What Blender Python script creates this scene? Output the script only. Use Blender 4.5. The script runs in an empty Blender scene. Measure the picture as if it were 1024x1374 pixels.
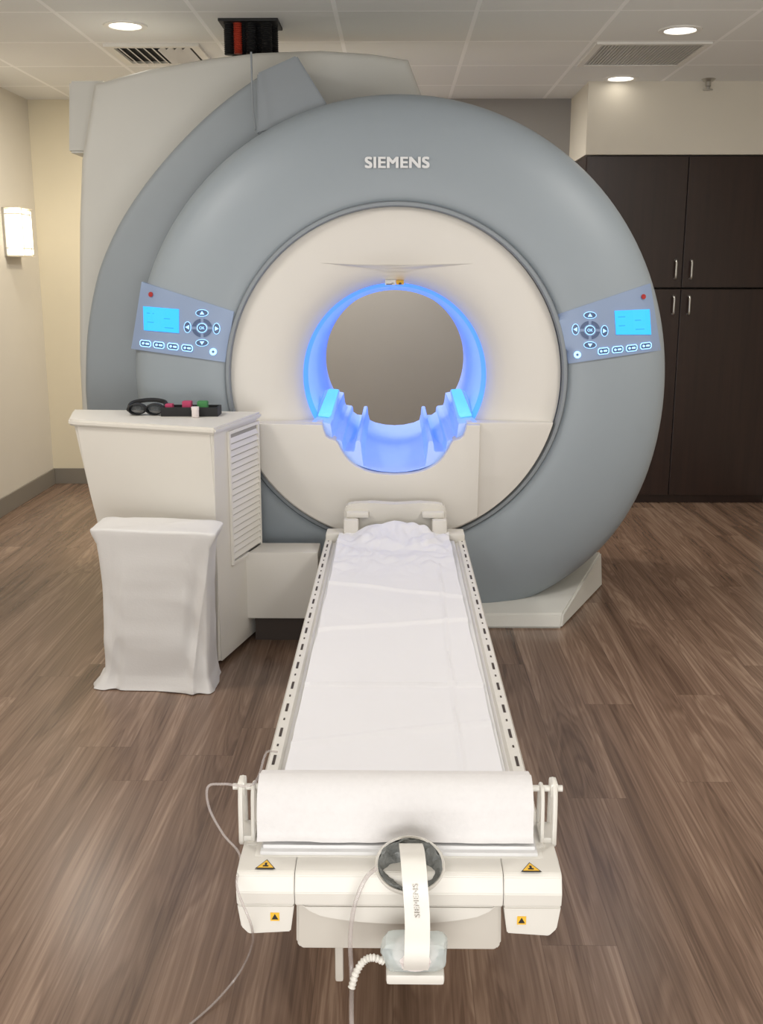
import bpy, bmesh, math, random
from mathutils import Vector, Matrix, noise
random.seed(4)
C = bpy.context.scene.collection
PI = math.pi
# ------------------------------------------------------------------ camera
F = 1400.0
PITCH = math.atan(321/F); YAW = math.atan(18*math.cos(PITCH)/F)
CAM = Vector((0, 0, 1.45))
fw = Vector((-math.sin(YAW)*math.cos(PITCH), math.cos(YAW)*math.cos(PITCH), -math.sin(PITCH)))
rt = Vector((math.cos(YAW), math.sin(YAW), 0)); up = rt.cross(fw)
cd = bpy.data.cameras.new('camera'); cam = bpy.data.objects.new('camera', cd); C.objects.link(cam)
cd.sensor_fit = 'VERTICAL'; cd.sensor_height = 36; cd.lens = F/1374*36; cd.clip_start = .05
M = Matrix((rt, up, -fw)).transposed().to_4x4(); M.translation = CAM
cam.matrix_world = M
bpy.context.scene.camera = cam
bpy.context.scene.view_settings.view_transform = 'Standard'
def ray(px, py): return fw + rt*((px-512)/F) + up*((687-py)/F)
def at(px, py, Y): d = ray(px, py); return CAM + d*(Y/d.y)
def atz(px, py, Z): d = ray(px, py); return CAM + d*((Z-CAM.z)/d.z)
# ------------------------------------------------------------------ materials
def lin(c):
    r = []
    for v in c:
        v /= 255.0
        r.append(v/12.92 if v <= .04045 else ((v+.055)/1.055)**2.4)
    return r
def mat(name, col, rough=.5, metal=0, var=.05, scale=6, bump=0, bscale=60, emit=None, estr=0, coat=0, trans=0, alpha=1):
    m = bpy.data.materials.new(name); m.use_nodes = True
    n = m.node_tree.nodes; l = m.node_tree.links; b = n['Principled BSDF']
    c = lin(col)
    tc = n.new('ShaderNodeTexCoord'); ns = n.new('ShaderNodeTexNoise'); ns.inputs['Scale'].default_value = scale
    ns.inputs['Detail'].default_value = 4
    l.new(tc.outputs['Object'], ns.inputs['Vector'])
    mx = n.new('ShaderNodeMix'); mx.data_type = 'RGBA'
    mx.inputs[6].default_value = [min(1, v*(1-var)) for v in c]+[1]
    mx.inputs[7].default_value = [min(1, v*(1+var)) for v in c]+[1]
    l.new(ns.outputs['Fac'], mx.inputs[0]); l.new(mx.outputs[2], b.inputs['Base Color'])
    b.inputs['Roughness'].default_value = rough; b.inputs['Metallic'].default_value = metal
    b.inputs['Coat Weight'].default_value = coat
    b.inputs['Transmission Weight'].default_value = trans; b.inputs['Alpha'].default_value = alpha
    if emit:
        b.inputs['Emission Color'].default_value = lin(emit)+[1]; b.inputs['Emission Strength'].default_value = estr
    if bump:
        n2 = n.new('ShaderNodeTexNoise'); n2.inputs['Scale'].default_value = bscale; n2.inputs['Detail'].default_value = 5
        l.new(tc.outputs['Object'], n2.inputs['Vector'])
        bp = n.new('ShaderNodeBump'); bp.inputs['Strength'].default_value = bump; bp.inputs['Distance'].default_value = .01
        l.new(n2.outputs['Fac'], bp.inputs['Height']); l.new(bp.outputs['Normal'], b.inputs['Normal'])
    return m
def wood_floor():
    m = bpy.data.materials.new('vinyl_plank'); m.use_nodes = True
    n = m.node_tree.nodes; l = m.node_tree.links; b = n['Principled BSDF']
    def math_(op, a, v=None, v2=None):
        q = n.new('ShaderNodeMath'); q.operation = op
        for i, s_ in enumerate((a, v, v2)):
            if s_ is None: continue
            if isinstance(s_, (int, float)): q.inputs[i].default_value = s_
            else: l.new(s_, q.inputs[i])
        return q.outputs[0]
    g = n.new('ShaderNodeNewGeometry'); s = n.new('ShaderNodeSeparateXYZ'); l.new(g.outputs['Position'], s.inputs[0])
    X, Y = s.outputs['X'], s.outputs['Y']
    PW, PL = .165, 1.7
    row = math_('FLOOR', math_('DIVIDE', X, PW))
    wn = n.new('ShaderNodeTexWhiteNoise'); wn.noise_dimensions = '1D'; l.new(row, wn.inputs['W'])
    yy = math_('DIVIDE', math_('MULTIPLY_ADD', wn.outputs['Value'], 7.3, Y), PL)
    col = math_('FLOOR', yy)
    pid = math_('MULTIPLY_ADD', row, 17.31, math_('MULTIPLY', col, 5.77))
    wn2 = n.new('ShaderNodeTexWhiteNoise'); wn2.noise_dimensions = '1D'; l.new(pid, wn2.inputs['W'])
    rnd = wn2.outputs['Value']
    fx = math_('FRACT', math_('DIVIDE', X, PW)); fy = math_('FRACT', yy)
    ex = math_('LESS_THAN', math_('MINIMUM', fx, math_('SUBTRACT', 1, fx)), .006)
    ey = math_('LESS_THAN', math_('MINIMUM', fy, math_('SUBTRACT', 1, fy)), .0007)
    seam = math_('MULTIPLY', math_('MAXIMUM', ex, ey), .35)
    gv = n.new('ShaderNodeCombineXYZ')
    l.new(math_('MULTIPLY_ADD', rnd, 9.0, math_('MULTIPLY', X, 8.0)), gv.inputs[0])
    l.new(math_('MULTIPLY_ADD', rnd, 13.0, math_('MULTIPLY', Y, .55)), gv.inputs[1]); l.new(math_('MULTIPLY', rnd, 5.0), gv.inputs[2])
    n1 = n.new('ShaderNodeTexNoise'); n1.inputs['Scale'].default_value = 1.0; n1.inputs['Detail'].default_value = 4; n1.inputs['Distortion'].default_value = 1.0; n1.inputs['Roughness'].default_value = .5
    l.new(gv.outputs[0], n1.inputs['Vector'])
    rings = math_('MULTIPLY_ADD', math_('SINE', math_('MULTIPLY', n1.outputs['Fac'], 80.0)), .5, .5)
    gv2 = n.new('ShaderNodeVectorMath'); gv2.operation = 'MULTIPLY'; gv2.inputs[1].default_value = (11, 1.5, 1); l.new(gv.outputs[0], gv2.inputs[0])
    n2 = n.new('ShaderNodeTexNoise'); n2.inputs['Scale'].default_value = 1.6; n2.inputs['Detail'].default_value = 5; n2.inputs['Roughness'].default_value = .6; n2.inputs['Distortion'].default_value = .3; l.new(gv2.outputs[0], n2.inputs['Vector'])
    v = math_('MULTIPLY_ADD', n1.outputs['Fac'], .70, math_('MULTIPLY_ADD', rings, .09, math_('MULTIPLY_ADD', n2.outputs['Fac'], .42, math_('MULTIPLY_ADD', rnd, .04, -.14))))
    cr = n.new('ShaderNodeValToRGB'); e = cr.color_ramp.elements
    e[0].position = .28; e[0].color = lin((84, 64, 51))+[1]
    e[1].position = .80; e[1].color = lin((172, 147, 127))+[1]
    k = e.new(.52); k.color = lin((125, 101, 85))+[1]
    l.new(v, cr.inputs[0])
    mo = n.new('ShaderNodeMix'); mo.data_type = 'RGBA'; l.new(seam, mo.inputs[0]); l.new(cr.outputs[0], mo.inputs[6]); mo.inputs[7].default_value = lin((62, 48, 40))+[1]
    l.new(mo.outputs[2], b.inputs['Base Color'])
    b.inputs['Roughness'].default_value = .27
    bp = n.new('ShaderNodeBump'); bp.inputs['Strength'].default_value = .06; bp.inputs['Distance'].default_value = .003
    l.new(v, bp.inputs['Height']); l.new(bp.outputs[0], b.inputs['Normal'])
    return m
def ceil_mat():
    m = bpy.data.materials.new('acoustic_tile'); m.use_nodes = True
    n = m.node_tree.nodes; l = m.node_tree.links; b = n['Principled BSDF']
    g = n.new('ShaderNodeNewGeometry')
    a = n.new('ShaderNodeVectorMath'); a.operation = 'ADD'; a.inputs[1].default_value = (-.35+6.1, -4.87+6.1, 0); l.new(g.outputs['Position'], a.inputs[0])
    br = n.new('ShaderNodeTexBrick'); br.offset = 0
    for k, v in (('Scale', 1), ('Mortar Size', .011), ('Brick Width', .61), ('Row Height', .61), ('Mortar Smooth', .15)):
        br.inputs[k].default_value = v
    l.new(a.outputs[0], br.inputs['Vector'])
    br.inputs['Color1'].default_value = lin((232, 233, 231))+[1]; br.inputs['Color2'].default_value = lin((237, 237, 235))+[1]; br.inputs['Mortar'].default_value = lin((253, 253, 252))+[1]
    ns = n.new('ShaderNodeTexNoise'); ns.inputs['Scale'].default_value = 140; l.new(g.outputs['Position'], ns.inputs['Vector'])
    mx = n.new('ShaderNodeMix'); mx.data_type = 'RGBA'; mx.blend_type = 'MULTIPLY'; mx.inputs[0].default_value = .08
    l.new(br.outputs['Color'], mx.inputs[6]); l.new(ns.outputs['Color'], mx.inputs[7]); l.new(mx.outputs[2], b.inputs['Base Color'])
    b.inputs['Roughness'].default_value = .9
    bp = n.new('ShaderNodeBump'); bp.inputs['Strength'].default_value = .3; bp.inputs['Distance'].default_value = .01
    l.new(br.outputs['Fac'], bp.inputs['Height']); l.new(bp.outputs[0], b.inputs['Normal'])
    return m
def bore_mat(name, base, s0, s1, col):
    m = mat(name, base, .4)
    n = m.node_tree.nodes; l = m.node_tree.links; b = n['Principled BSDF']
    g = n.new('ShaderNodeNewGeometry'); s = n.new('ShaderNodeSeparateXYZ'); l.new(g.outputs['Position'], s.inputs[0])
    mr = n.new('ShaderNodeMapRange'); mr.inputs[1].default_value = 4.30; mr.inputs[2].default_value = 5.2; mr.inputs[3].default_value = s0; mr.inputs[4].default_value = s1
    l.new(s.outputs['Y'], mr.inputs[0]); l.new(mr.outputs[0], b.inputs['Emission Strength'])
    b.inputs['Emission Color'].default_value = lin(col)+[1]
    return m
def darkwood():
    m = mat('espresso_laminate', (44, 28, 23), .3, var=.5, scale=2)
    n = m.node_tree.nodes; l = m.node_tree.links
    mp = n.new('ShaderNodeMapping'); mp.inputs['Scale'].default_value = (22, 22, .9)
    ns = [x for x in n if x.type == 'TEX_NOISE'][0]; tc = [x for x in n if x.type == 'TEX_COORD'][0]
    l.new(tc.outputs['Object'], mp.inputs[0]); l.new(mp.outputs[0], ns.inputs['Vector'])
    return m
m_floor = wood_floor(); m_ceil = ceil_mat(); m_dark = darkwood()
m_bore = bore_mat('bore_liner', (195, 210, 235), .72, .36, (62, 128, 255)); m_guide = bore_mat('cradle_painted_blue_spill', (180, 200, 230), .30, .42, (66, 132, 255))  # cradle is white plastic; blue bore light is put into its base and emission
m_wall = mat('cream_paint', (208, 202, 189), .8, var=.02, bump=.05, bscale=200)
m_wallback = mat('warm_cream_paint', (222, 213, 189), .8, var=.02, bump=.05, bscale=200)
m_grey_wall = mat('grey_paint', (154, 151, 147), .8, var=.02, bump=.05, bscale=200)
m_soffit = mat('soffit_paint', (222, 216, 202), .8, var=.02)
m_base = mat('grey_vinyl_base', (128, 122, 112), .5)
m_ring = mat('blue_grey_shell', (144, 153, 160), .46, var=.015)
m_ring2 = mat('grey_shell', (136, 143, 148), .55, var=.02)
m_white = mat('white_shell', (214, 210, 203), .45, var=.012)
m_body = mat('pale_shell', (202, 201, 195), .5, var=.015)
m_trim = mat('trim_grey', (132, 138, 143), .45, .2, var=.02)
m_cab = mat('white_laminate', (218, 214, 206), .45, var=.01)
m_louver = mat('louver_white', (226, 222, 214), .5, var=.01)
m_tbl = mat('table_plastic', (214, 210, 202), .4, var=.012)
m_tbl2 = mat('table_cream', (198, 192, 182), .45, var=.015)
m_pad = mat('pad_white', (214, 213, 213), .7, var=.01)
m_paper = mat('paper_white', (224, 223, 226), .8, var=.015, bump=.15, bscale=18)
m_roll = mat('paper_roll_white', (212, 209, 208), .85, var=.04, scale=90, bump=.08, bscale=160)
m_cloth = mat('cloth_white', (214, 212, 210), .9, var=.02, bump=.06, bscale=140)
m_slot = mat('slot_dark', (62, 52, 46), .7)
m_panel = mat('panel_silver_blue_spill', (136, 150, 168), .45, .1, var=.02, emit=(80, 140, 255), estr=.08)  # faint blue emission stands in for light spilling from the screens
m_screen = mat('lcd_blue', (20, 110, 200), .2, var=0, emit=(55, 174, 255), estr=1.25)
m_screen2 = mat('lcd_text', (20, 100, 190), .2, emit=(44, 152, 240), estr=1.0)
m_btn = mat('button_dark', (80, 98, 132), .4)
m_glow = mat('button_glow', (150, 190, 255), .4, emit=(140, 200, 255), estr=1.7)
m_red = mat('red_lens', (150, 44, 44), .3, emit=(190, 30, 30), estr=.12)
m_silver = mat('silver_letter', (222, 223, 224), .5)
m_led = mat('blue_led', (90, 140, 255), .3, emit=(60, 128, 255), estr=1.25)
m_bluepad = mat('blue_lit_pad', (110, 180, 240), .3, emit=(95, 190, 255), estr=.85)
m_metal = mat('brushed_steel', (190, 188, 182), .3, .9, var=.05)
m_black = mat('black_rubber', (22, 22, 24), .6)
m_orange = mat('red_orange_hose', (168, 56, 36), .5)
m_lamp = mat('lamp_lens', (255, 250, 240), .4, emit=(255, 248, 236), estr=4)
m_sconce = mat('sconce_glass', (255, 248, 230), .4, emit=(255, 243, 222), estr=3)
m_bar = mat('sconce_bar', (215, 206, 188), .4, var=.03)
m_duct = mat('duct_dark', (70, 69, 66), .8)
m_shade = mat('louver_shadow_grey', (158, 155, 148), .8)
m_vent = mat('vent_white', (228, 226, 221), .5)
m_grille = mat('grille_grey', (188, 187, 183), .5)
m_yellow = mat('warning_yellow', (226, 178, 50), .5)
m_ink = mat('black_ink', (30, 26, 22), .6)
m_clear = mat('clear_tubing', (190, 180, 176), .15, var=.01, alpha=.42)
m_cup = mat('clear_plastic', (215, 225, 224), .12, alpha=.45)
m_smoke = mat('smoked_plastic', (60, 62, 64), .15, alpha=.8)
m_foam = mat('silvery_lining', (118, 120, 118), .4, .2, var=.45, scale=40, bump=1, bscale=40)
m_print = mat('faint_print', (196, 192, 185), .6)
m_green = mat('green_foam', (62, 128, 72), .7); m_pink = mat('pink_foam', (176, 58, 96), .7); m_wht = mat('white_plastic', (226, 216, 214), .4)
# ------------------------------------------------------------------ object helpers
W = {}
def link(name, me, mats, parent=None, smooth=True, ang=40):
    bm = bmesh.new(); bm.from_mesh(me); bmesh.ops.remove_doubles(bm, verts=bm.verts, dist=1e-5)
    bmesh.ops.recalc_face_normals(bm, faces=bm.faces); bm.to_mesh(me); bm.free()
    vs = [v.co for v in me.vertices]
    c = Vector([(min(v[i] for v in vs)+max(v[i] for v in vs))/2 for i in range(3)])
    if parent is None: c.z = min(v.z for v in vs)
    me.transform(Matrix.Translation(-c))
    if not isinstance(mats, (list, tuple)): mats = [mats]
    for m in mats: me.materials.append(m)
    if smooth:
        for f in me.polygons: f.use_smooth = True
        me.set_sharp_from_angle(angle=math.radians(ang))
    o = bpy.data.objects.new(name, me); C.objects.link(o); o.location = c; W[o] = c
    if parent is not None:
        o.parent = parent; o.matrix_parent_inverse = Matrix.Translation(-W[parent])
    me.name = name
    return o
def obj(name, bm, mats, parent=None, smooth=True, ang=40):
    me = bpy.data.meshes.new(name); bm.to_mesh(me); bm.free()
    return link(name, me, mats, parent, smooth, ang)
def tag(o, label, cat, group=None):
    o['label'] = label; o['category'] = cat
    if group: o['group'] = group
    return o
def thing(name, loc, label, cat, group=None):
    o = bpy.data.objects.new(name, None); C.objects.link(o); o.location = loc; o.empty_display_size = .1; W[o] = Vector(loc)
    return tag(o, label, cat, group)
def struct(name, bm, m):
    o = obj(name, bm, m, smooth=False); o['kind'] = 'structure'; return o
def merge(bm, t, mi=0, mtx=None):
    bmesh.ops.recalc_face_normals(t, faces=t.faces)
    for f in t.faces: f.material_index = mi
    if mtx is not None: t.transform(mtx)
    me = bpy.data.meshes.new('tmp'); t.to_mesh(me); t.free(); bm.from_mesh(me); bpy.data.meshes.remove(me)
def add_box(bm, x0, x1, y0, y1, z0, z1, mi=0, bev=0, seg=2, mtx=None):
    t = bmesh.new()
    vs = [t.verts.new((x, y, z)) for x in (x0, x1) for y in (y0, y1) for z in (z0, z1)]
    for f in ((0,1,3,2),(4,6,7,5),(0,4,5,1),(2,3,7,6),(0,2,6,4),(1,5,7,3)): t.faces.new([vs[i] for i in f])
    if bev: bmesh.ops.bevel(t, geom=t.edges[:], offset=bev, segments=seg, affect='EDGES', profile=.6)
    merge(bm, t, mi, mtx)
def box(x0, x1, y0, y1, z0, z1, bev=0, seg=2, mtx=None):
    bm = bmesh.new(); add_box(bm, x0, x1, y0, y1, z0, z1, 0, bev, seg, mtx); return bm
def add_prism(bm, pts, off, mi=0, bev=0):
    t = bmesh.new(); off = Vector(off)
    a = [t.verts.new(Vector(p)) for p in pts]; b = [t.verts.new(Vector(p)+off) for p in pts]; n = len(pts)
    t.faces.new(a); t.faces.new(b[::-1])
    for i in range(n): t.faces.new((a[i], a[(i+1) % n], b[(i+1) % n], b[i]))
    if bev: bmesh.ops.bevel(t, geom=t.edges[:], offset=bev, segments=2, affect='EDGES', clamp_overlap=True)
    merge(bm, t, mi)
def prism(pts, off, bev=0):
    bm = bmesh.new(); add_prism(bm, pts, off, 0, bev); return bm
def catmull(pts, n=8, closed=False):
    pts = [Vector(p) for p in pts]; out = []; L = len(pts)
    for i in range(L if closed else L-1):
        g = (lambda k: pts[k % L]) if closed else (lambda k: pts[max(0, min(L-1, k))])
        p0, p1, p2, p3 = g(i-1), g(i), g(i+1), g(i+2)
        for k in range(n):
            t = k/n
            out.append(.5*((2*p1)+(p2-p0)*t+(2*p0-5*p1+4*p2-p3)*t*t+(3*p1-p0-3*p2+p3)*t**3))
    if not closed: out.append(pts[-1])
    return out
def add_tube(bm, pts, r, n=10, mi=0, smooth=0, rx=None, caps=True):
    if smooth: pts = catmull(pts, smooth)
    pts = [Vector(p) for p in pts]; t = bmesh.new(); rings = []; nrm = None
    for i, p in enumerate(pts):
        d = (pts[min(i+1, len(pts)-1)]-pts[max(0, i-1)]).normalized()
        if nrm is None:
            nrm = Vector((1, 0, 0)) if abs(d.x) < .8 else Vector((0, 0, 1))
        nrm = (nrm - d*nrm.dot(d)).normalized(); b = d.cross(nrm)
        rr = r(i/(len(pts)-1)) if callable(r) else r
        ra = rr if rx is None else rx
        rings.append([t.verts.new(p+nrm*math.cos(2*PI*k/n)*ra+b*math.sin(2*PI*k/n)*rr) for k in range(n)])
    for a, b in zip(rings, rings[1:]):
        for k in range(n): t.faces.new((a[k], a[(k+1) % n], b[(k+1) % n], b[k]))
    if caps: t.faces.new(rings[0]); t.faces.new(rings[-1][::-1])
    merge(bm, t, mi)
def tube(pts, r, n=10, smooth=0, rx=None):
    bm = bmesh.new(); add_tube(bm, pts, r, n, 0, smooth, rx); return bm
def add_lathe(bm, prof, center, axis='Z', n=32, mi=0, fn=None, zmin=None, closed=False, caps=False):
    t = bmesh.new(); c = Vector(center); rings = []
    for r, h in prof:
        ring = []
        for k in range(n):
            a = 2*PI*k/n; rr = r if fn is None else fn(r, a)
            u, v = rr*math.cos(a), rr*math.sin(a)
            p = {'Z': Vector((u, v, h)), 'Y': Vector((u, h, v)), 'X': Vector((h, u, v))}[axis]+c
            if zmin is not None: p.z = max(p.z, zmin)
            ring.append(t.verts.new(p))
        rings.append(ring)
    pr = list(zip(rings, rings[1:]))
    if closed: pr.append((rings[-1], rings[0]))
    for a, b in pr:
        for k in range(n): t.faces.new((a[k], a[(k+1) % n], b[(k+1) % n], b[k]))
    if caps: t.faces.new(rings[0]); t.faces.new(rings[-1][::-1])
    merge(bm, t, mi)
def lathe(prof, center, axis='Z', n=32, **k):
    bm = bmesh.new(); add_lathe(bm, prof, center, axis, n, **k); return bm
def plate(name, outs, y0, y1, bev, m, parent):
    """flat shell in the XZ plane between depths y0 and y1, outlines (x,z); later outlines are holes"""
    cu = bpy.data.curves.new('tmpc', 'CURVE'); cu.dimensions = '2D'; cu.fill_mode = 'BOTH'
    cu.extrude = (y1-y0)/2-bev; cu.bevel_depth = bev; cu.bevel_resolution = 3; cu.offset = -bev
    for o in outs:
        s = cu.splines.new('POLY'); s.points.add(len(o)-1); s.use_cyclic_u = True
        for q, p in zip(s.points, o): q.co = (p[0], p[1], 0, 1)
    ob = bpy.data.objects.new('tmpo', cu); C.objects.link(ob); bpy.context.view_layer.update()
    me = bpy.data.meshes.new_from_object(ob.evaluated_get(bpy.context.evaluated_depsgraph_get()))
    bpy.data.objects.remove(ob)
    yc = (y0+y1)/2
    for v in me.vertices: v.co = Vector((v.co.x, yc+v.co.z, v.co.y))
    me.materials.clear()
    return link(name, me, m, parent, True, 35)
def text_mesh(txt, width, height, extr=.0015, bold=0):
    cu = bpy.data.curves.new('t', 'FONT'); cu.body = txt; cu.extrude = .05; cu.align_x = 'CENTER'; cu.align_y = 'CENTER'; cu.space_character = 1.06
    ob = bpy.data.objects.new('t', cu); C.objects.link(ob); bpy.context.view_layer.update()
    me = bpy.data.meshes.new_from_object(ob.evaluated_get(bpy.context.evaluated_depsgraph_get())); bpy.data.objects.remove(ob)
    xs = [v.co.x for v in me.vertices]; ys = [v.co.y for v in me.vertices]
    cx, cy = (min(xs)+max(xs))/2, (min(ys)+max(ys))/2; sx = (width-2*bold)/(max(xs)-min(xs)); sy = (height-2*bold)/(max(ys)-min(ys))
    for v in me.vertices: v.co = Vector(((v.co.x-cx)*sx, v.co.z/.05*extr, (v.co.y-cy)*sy))
    me.materials.clear()
    if bold:          # heavier strokes: slightly shifted copies fused into the same lettering
        b2 = bmesh.new()
        for i, (dx, dz) in enumerate(((-1, -.6), (-1, .6), (1, -.6), (1, .6), (0, 0))):
            m2 = me.copy(); m2.transform(Matrix.Translation((dx*bold, -.0002*i, dz*bold))); b2.from_mesh(m2)
        b2.to_mesh(me); b2.free()
    return me
# ------------------------------------------------------------------ room
CZ = 2.55; XL = -2.4; XR = 2.4; YB = 7.2; YF = -1.2
struct('floor', box(XL-.1, XR+.1, YF, YB+.1, -.1, 0), m_floor)
struct('ceiling', box(XL-.1, XR+.1, YF, YB+.1, CZ, CZ+.1), m_ceil)
struct('wall_left', box(XL-.1, XL, YF, YB, 0, CZ), m_wall)
struct('wall_right', box(XR, XR+.1, YF, YB, 0, CZ), m_wall)
struct('wall_back_left', box(XL, -1.35, YB, YB+.1, 0, CZ), m_wallback)
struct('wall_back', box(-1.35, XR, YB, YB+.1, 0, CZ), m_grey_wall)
struct('wall_soffit', box(1.14, XR, 6.58, YB, 2.14, CZ), m_soffit)
struct('baseboard_left', box(XL, XL+.012, YF, YB, 0, .11, .003), m_base)
struct('baseboard_back', box(XL+.012, 1.13, YB-.012, YB, 0, .11, .003), m_base)
# ------------------------------------------------------------------ ceiling fittings
def downlight(px, py, label, e):
    P = atz(px, py, CZ)
    t = thing('ceiling_downlight', (P.x, P.y, CZ), label, 'ceiling light', 'recessed ceiling downlights')
    obj('trim_ring', lathe([(.072, 0), (.074, -.006), (.098, -.006), (.1, 0)], (P.x, P.y, CZ), n=40), m_vent, t)
    obj('lens', lathe([(.001, -.002), (.05, -.004), (.072, -.001), (.072, .0)], (P.x, P.y, CZ), n=40), m_lamp, t)
    if not e: return
    l = bpy.data.lights.new('downlight_beam', 'SPOT'); l.energy = e; l.color = (1, .94, .85); l.spot_size = math.radians(125); l.spot_blend = .9; l.shadow_soft_size = .008
    lo = bpy.data.objects.new('downlight_beam', l); C.objects.link(lo); lo.location = (P.x, P.y, CZ-.014)
downlight(168, 34, 'round recessed ceiling light at upper left, beside the slatted air diffuser', 2)
downlight(913, 40, 'round recessed ceiling light nearest the camera on the right, in front of the return grille', 30)
downlight(833, 105, 'round recessed ceiling light close to the cream bulkhead above the dark cabinets', 0)
# louvred diffuser
t = thing('air_diffuser', (-1.2, 5.74, CZ), 'white ceiling air diffuser with curved slats beside the hose bundle', 'air vent')
x0, x1, y0, y1 = -1.44, -.97, 5.5, 5.97
bm = bmesh.new()
for a in ((x0, x1, y0, y0+.04), (x0, x1, y1-.04, y1), (x0, x0+.04, y0+.04, y1-.04), (x1-.04, x1, y0+.04, y1-.04)): add_box(bm, *a, CZ-.015, CZ)
obj('frame', bm, m_vent, t, False)
obj('backing', box(x0+.04, x1-.04, y0+.04, y1-.04, CZ-.003, CZ), m_duct, t, False)
bm = bmesh.new()
for i in range(9):
    x = x0+.07+i*.041
    add_box(bm, -.016, .016, y0+.04, y1-.04, -.0015, .0015, mtx=Matrix.Translation((x, 0, CZ-.016)) @ Matrix.Rotation(math.radians(35 if i < 5 else -35), 4, 'Y'))
obj('slats', bm, m_vent, t, False)
# return grille
t = thing('return_grille', (1.265, 5.79, CZ), 'grey ceiling return air grille with fine bars near the dark cabinets', 'air vent')
x0, x1, y0, y1 = .985, 1.55, 5.5, 6.08
bm = bmesh.new()
for a in ((x0, x1, y0, y0+.03), (x0, x1, y1-.03, y1), (x0, x0+.03, y0+.03, y1-.03), (x1-.03, x1, y0+.03, y1-.03)): add_box(bm, *a, CZ-.01, CZ)
obj('frame', bm, m_vent, t, False)
obj('backing', box(x0+.03, x1-.03, y0+.03, y1-.03, CZ-.002, CZ), m_duct, t, False)
bm = bmesh.new()
for i in range(30):
    x = x0+.033+i*.017
    add_box(bm, x, x+.0125, y0+.03, y1-.03, CZ-.006, CZ-.002)
obj('bars', bm, m_grille, t, False)
# sprinkler
P = atz(951, 106, CZ)
t = thing('fire_sprinkler', (P.x, P.y, CZ), 'small pendent fire sprinkler on the ceiling by the bulkhead', 'sprinkler')
obj('escutcheon', lathe([(.001, -.018), (.026, -.015), (.042, 0)], (P.x, P.y, CZ), n=24), m_metal, t)
obj('head', lathe([(.016, -.012), (.016, -.04), (.011, -.043), (.011, -.055), (.028, -.058), (.028, -.062), (.001, -.064)], (P.x, P.y, CZ), n=20), m_metal, t)
# hose bundle from ceiling
t = thing('hose_bundle', (-.66, 5.08, 2.41), 'black and red orange hoses dropping from a ceiling opening into the scanner top', 'cable bundle')
P0 = atz(292, 24, CZ); P1 = atz(373, 24, CZ)
bm = bmesh.new(); add_box(bm, P0.x, P1.x, P0.y, P0.y+.2, CZ-.012, CZ, bev=.003)
obj('ceiling_collar', bm, m_black, t, False)
w = P1.x-P0.x
for i, (fx, fy, r, zr) in enumerate(((.14, .07, .021, 0), (.30, .05, .017, 1), (.38, .09, .022, 0), (.52, .06, .023, 0), (.66, .10, .022, 0), (.78, .06, .023, 0), (.23, .13, .020, 0), (.88, .12, .018, 0))):
    x = P0.x+fx*w; y = P0.y+fy
    prof = [(r+(.003 if j % 2 else -.001), 2.41+j*(CZ-.012-2.41)/29) for j in range(30)]
    h = obj('hose', lathe(prof, (x, y, 0), n=14, caps=True), m_orange if zr else m_black, t)
    if zr: h['label'] = 'red orange hose'
# ------------------------------------------------------------------ wall sconce
t = thing('wall_sconce', (XL, 6.72, 1.545), 'glowing rectangular wall sconce with metal bars on the left wall', 'wall lamp')
obj('back_plate', box(XL, XL+.015, 6.58, 6.86, 1.55, 1.84, .003), m_metal, t)
obj('lamp_shade', box(XL+.015, XL+.095, 6.60, 6.84, 1.56, 1.83, .012), m_sconce, t)
bm = bmesh.new()
for z in (1.547, 1.595, 1.80, 1.838): add_box(bm, XL+.01, XL+.102, 6.592, 6.848, z, z+.006)
for y in (6.65, 6.79): add_box(bm, XL+.095, XL+.101, y-.003, y+.003, 1.55, 1.84)
obj('metal_bars', bm, m_bar, t)
# ------------------------------------------------------------------ dark cabinets on the right
def cabinet(name, label, z0, z1, hz, toe):
    t = thing(name, (1.76, 6.9, 0 if toe else z0), label, 'cabinet')
    X0, X1, YC = 1.15, 2.385, 6.6
    bm = bmesh.new(); add_box(bm, X0, X1, YC+.02, YB-.015, z0, z1)
    obj('body', bm, m_dark, t, False)
    if toe: obj('toe_kick', box(X0, X1, YC+.03, YB-.02, 0, z0), m_dark, t, False)
    for a, b, hx in ((X0+.003, 1.762, 1.72), (1.768, X1-.003, 1.815)):
        d = obj('door', box(a, b, YC, YC+.02, z0+.004, z1-.004, .002), m_dark, t, False)
        z = hz
        obj('handle', tube([(hx, YC, z-.055), (hx, YC-.028, z-.05), (hx, YC-.03, z), (hx, YC-.028, z+.05), (hx, YC, z+.055)], .0065, 10, 5), m_metal, d)
cabinet('upper_cabinet', 'dark espresso upper wall cabinet with two doors directly under the cream bulkhead', 1.36, 2.135, 1.47, False)
cabinet('tall_base_cabinet', 'dark espresso floor cabinet with two tall doors below the upper cabinet', .05, 1.352, 1.255, True)
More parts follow.
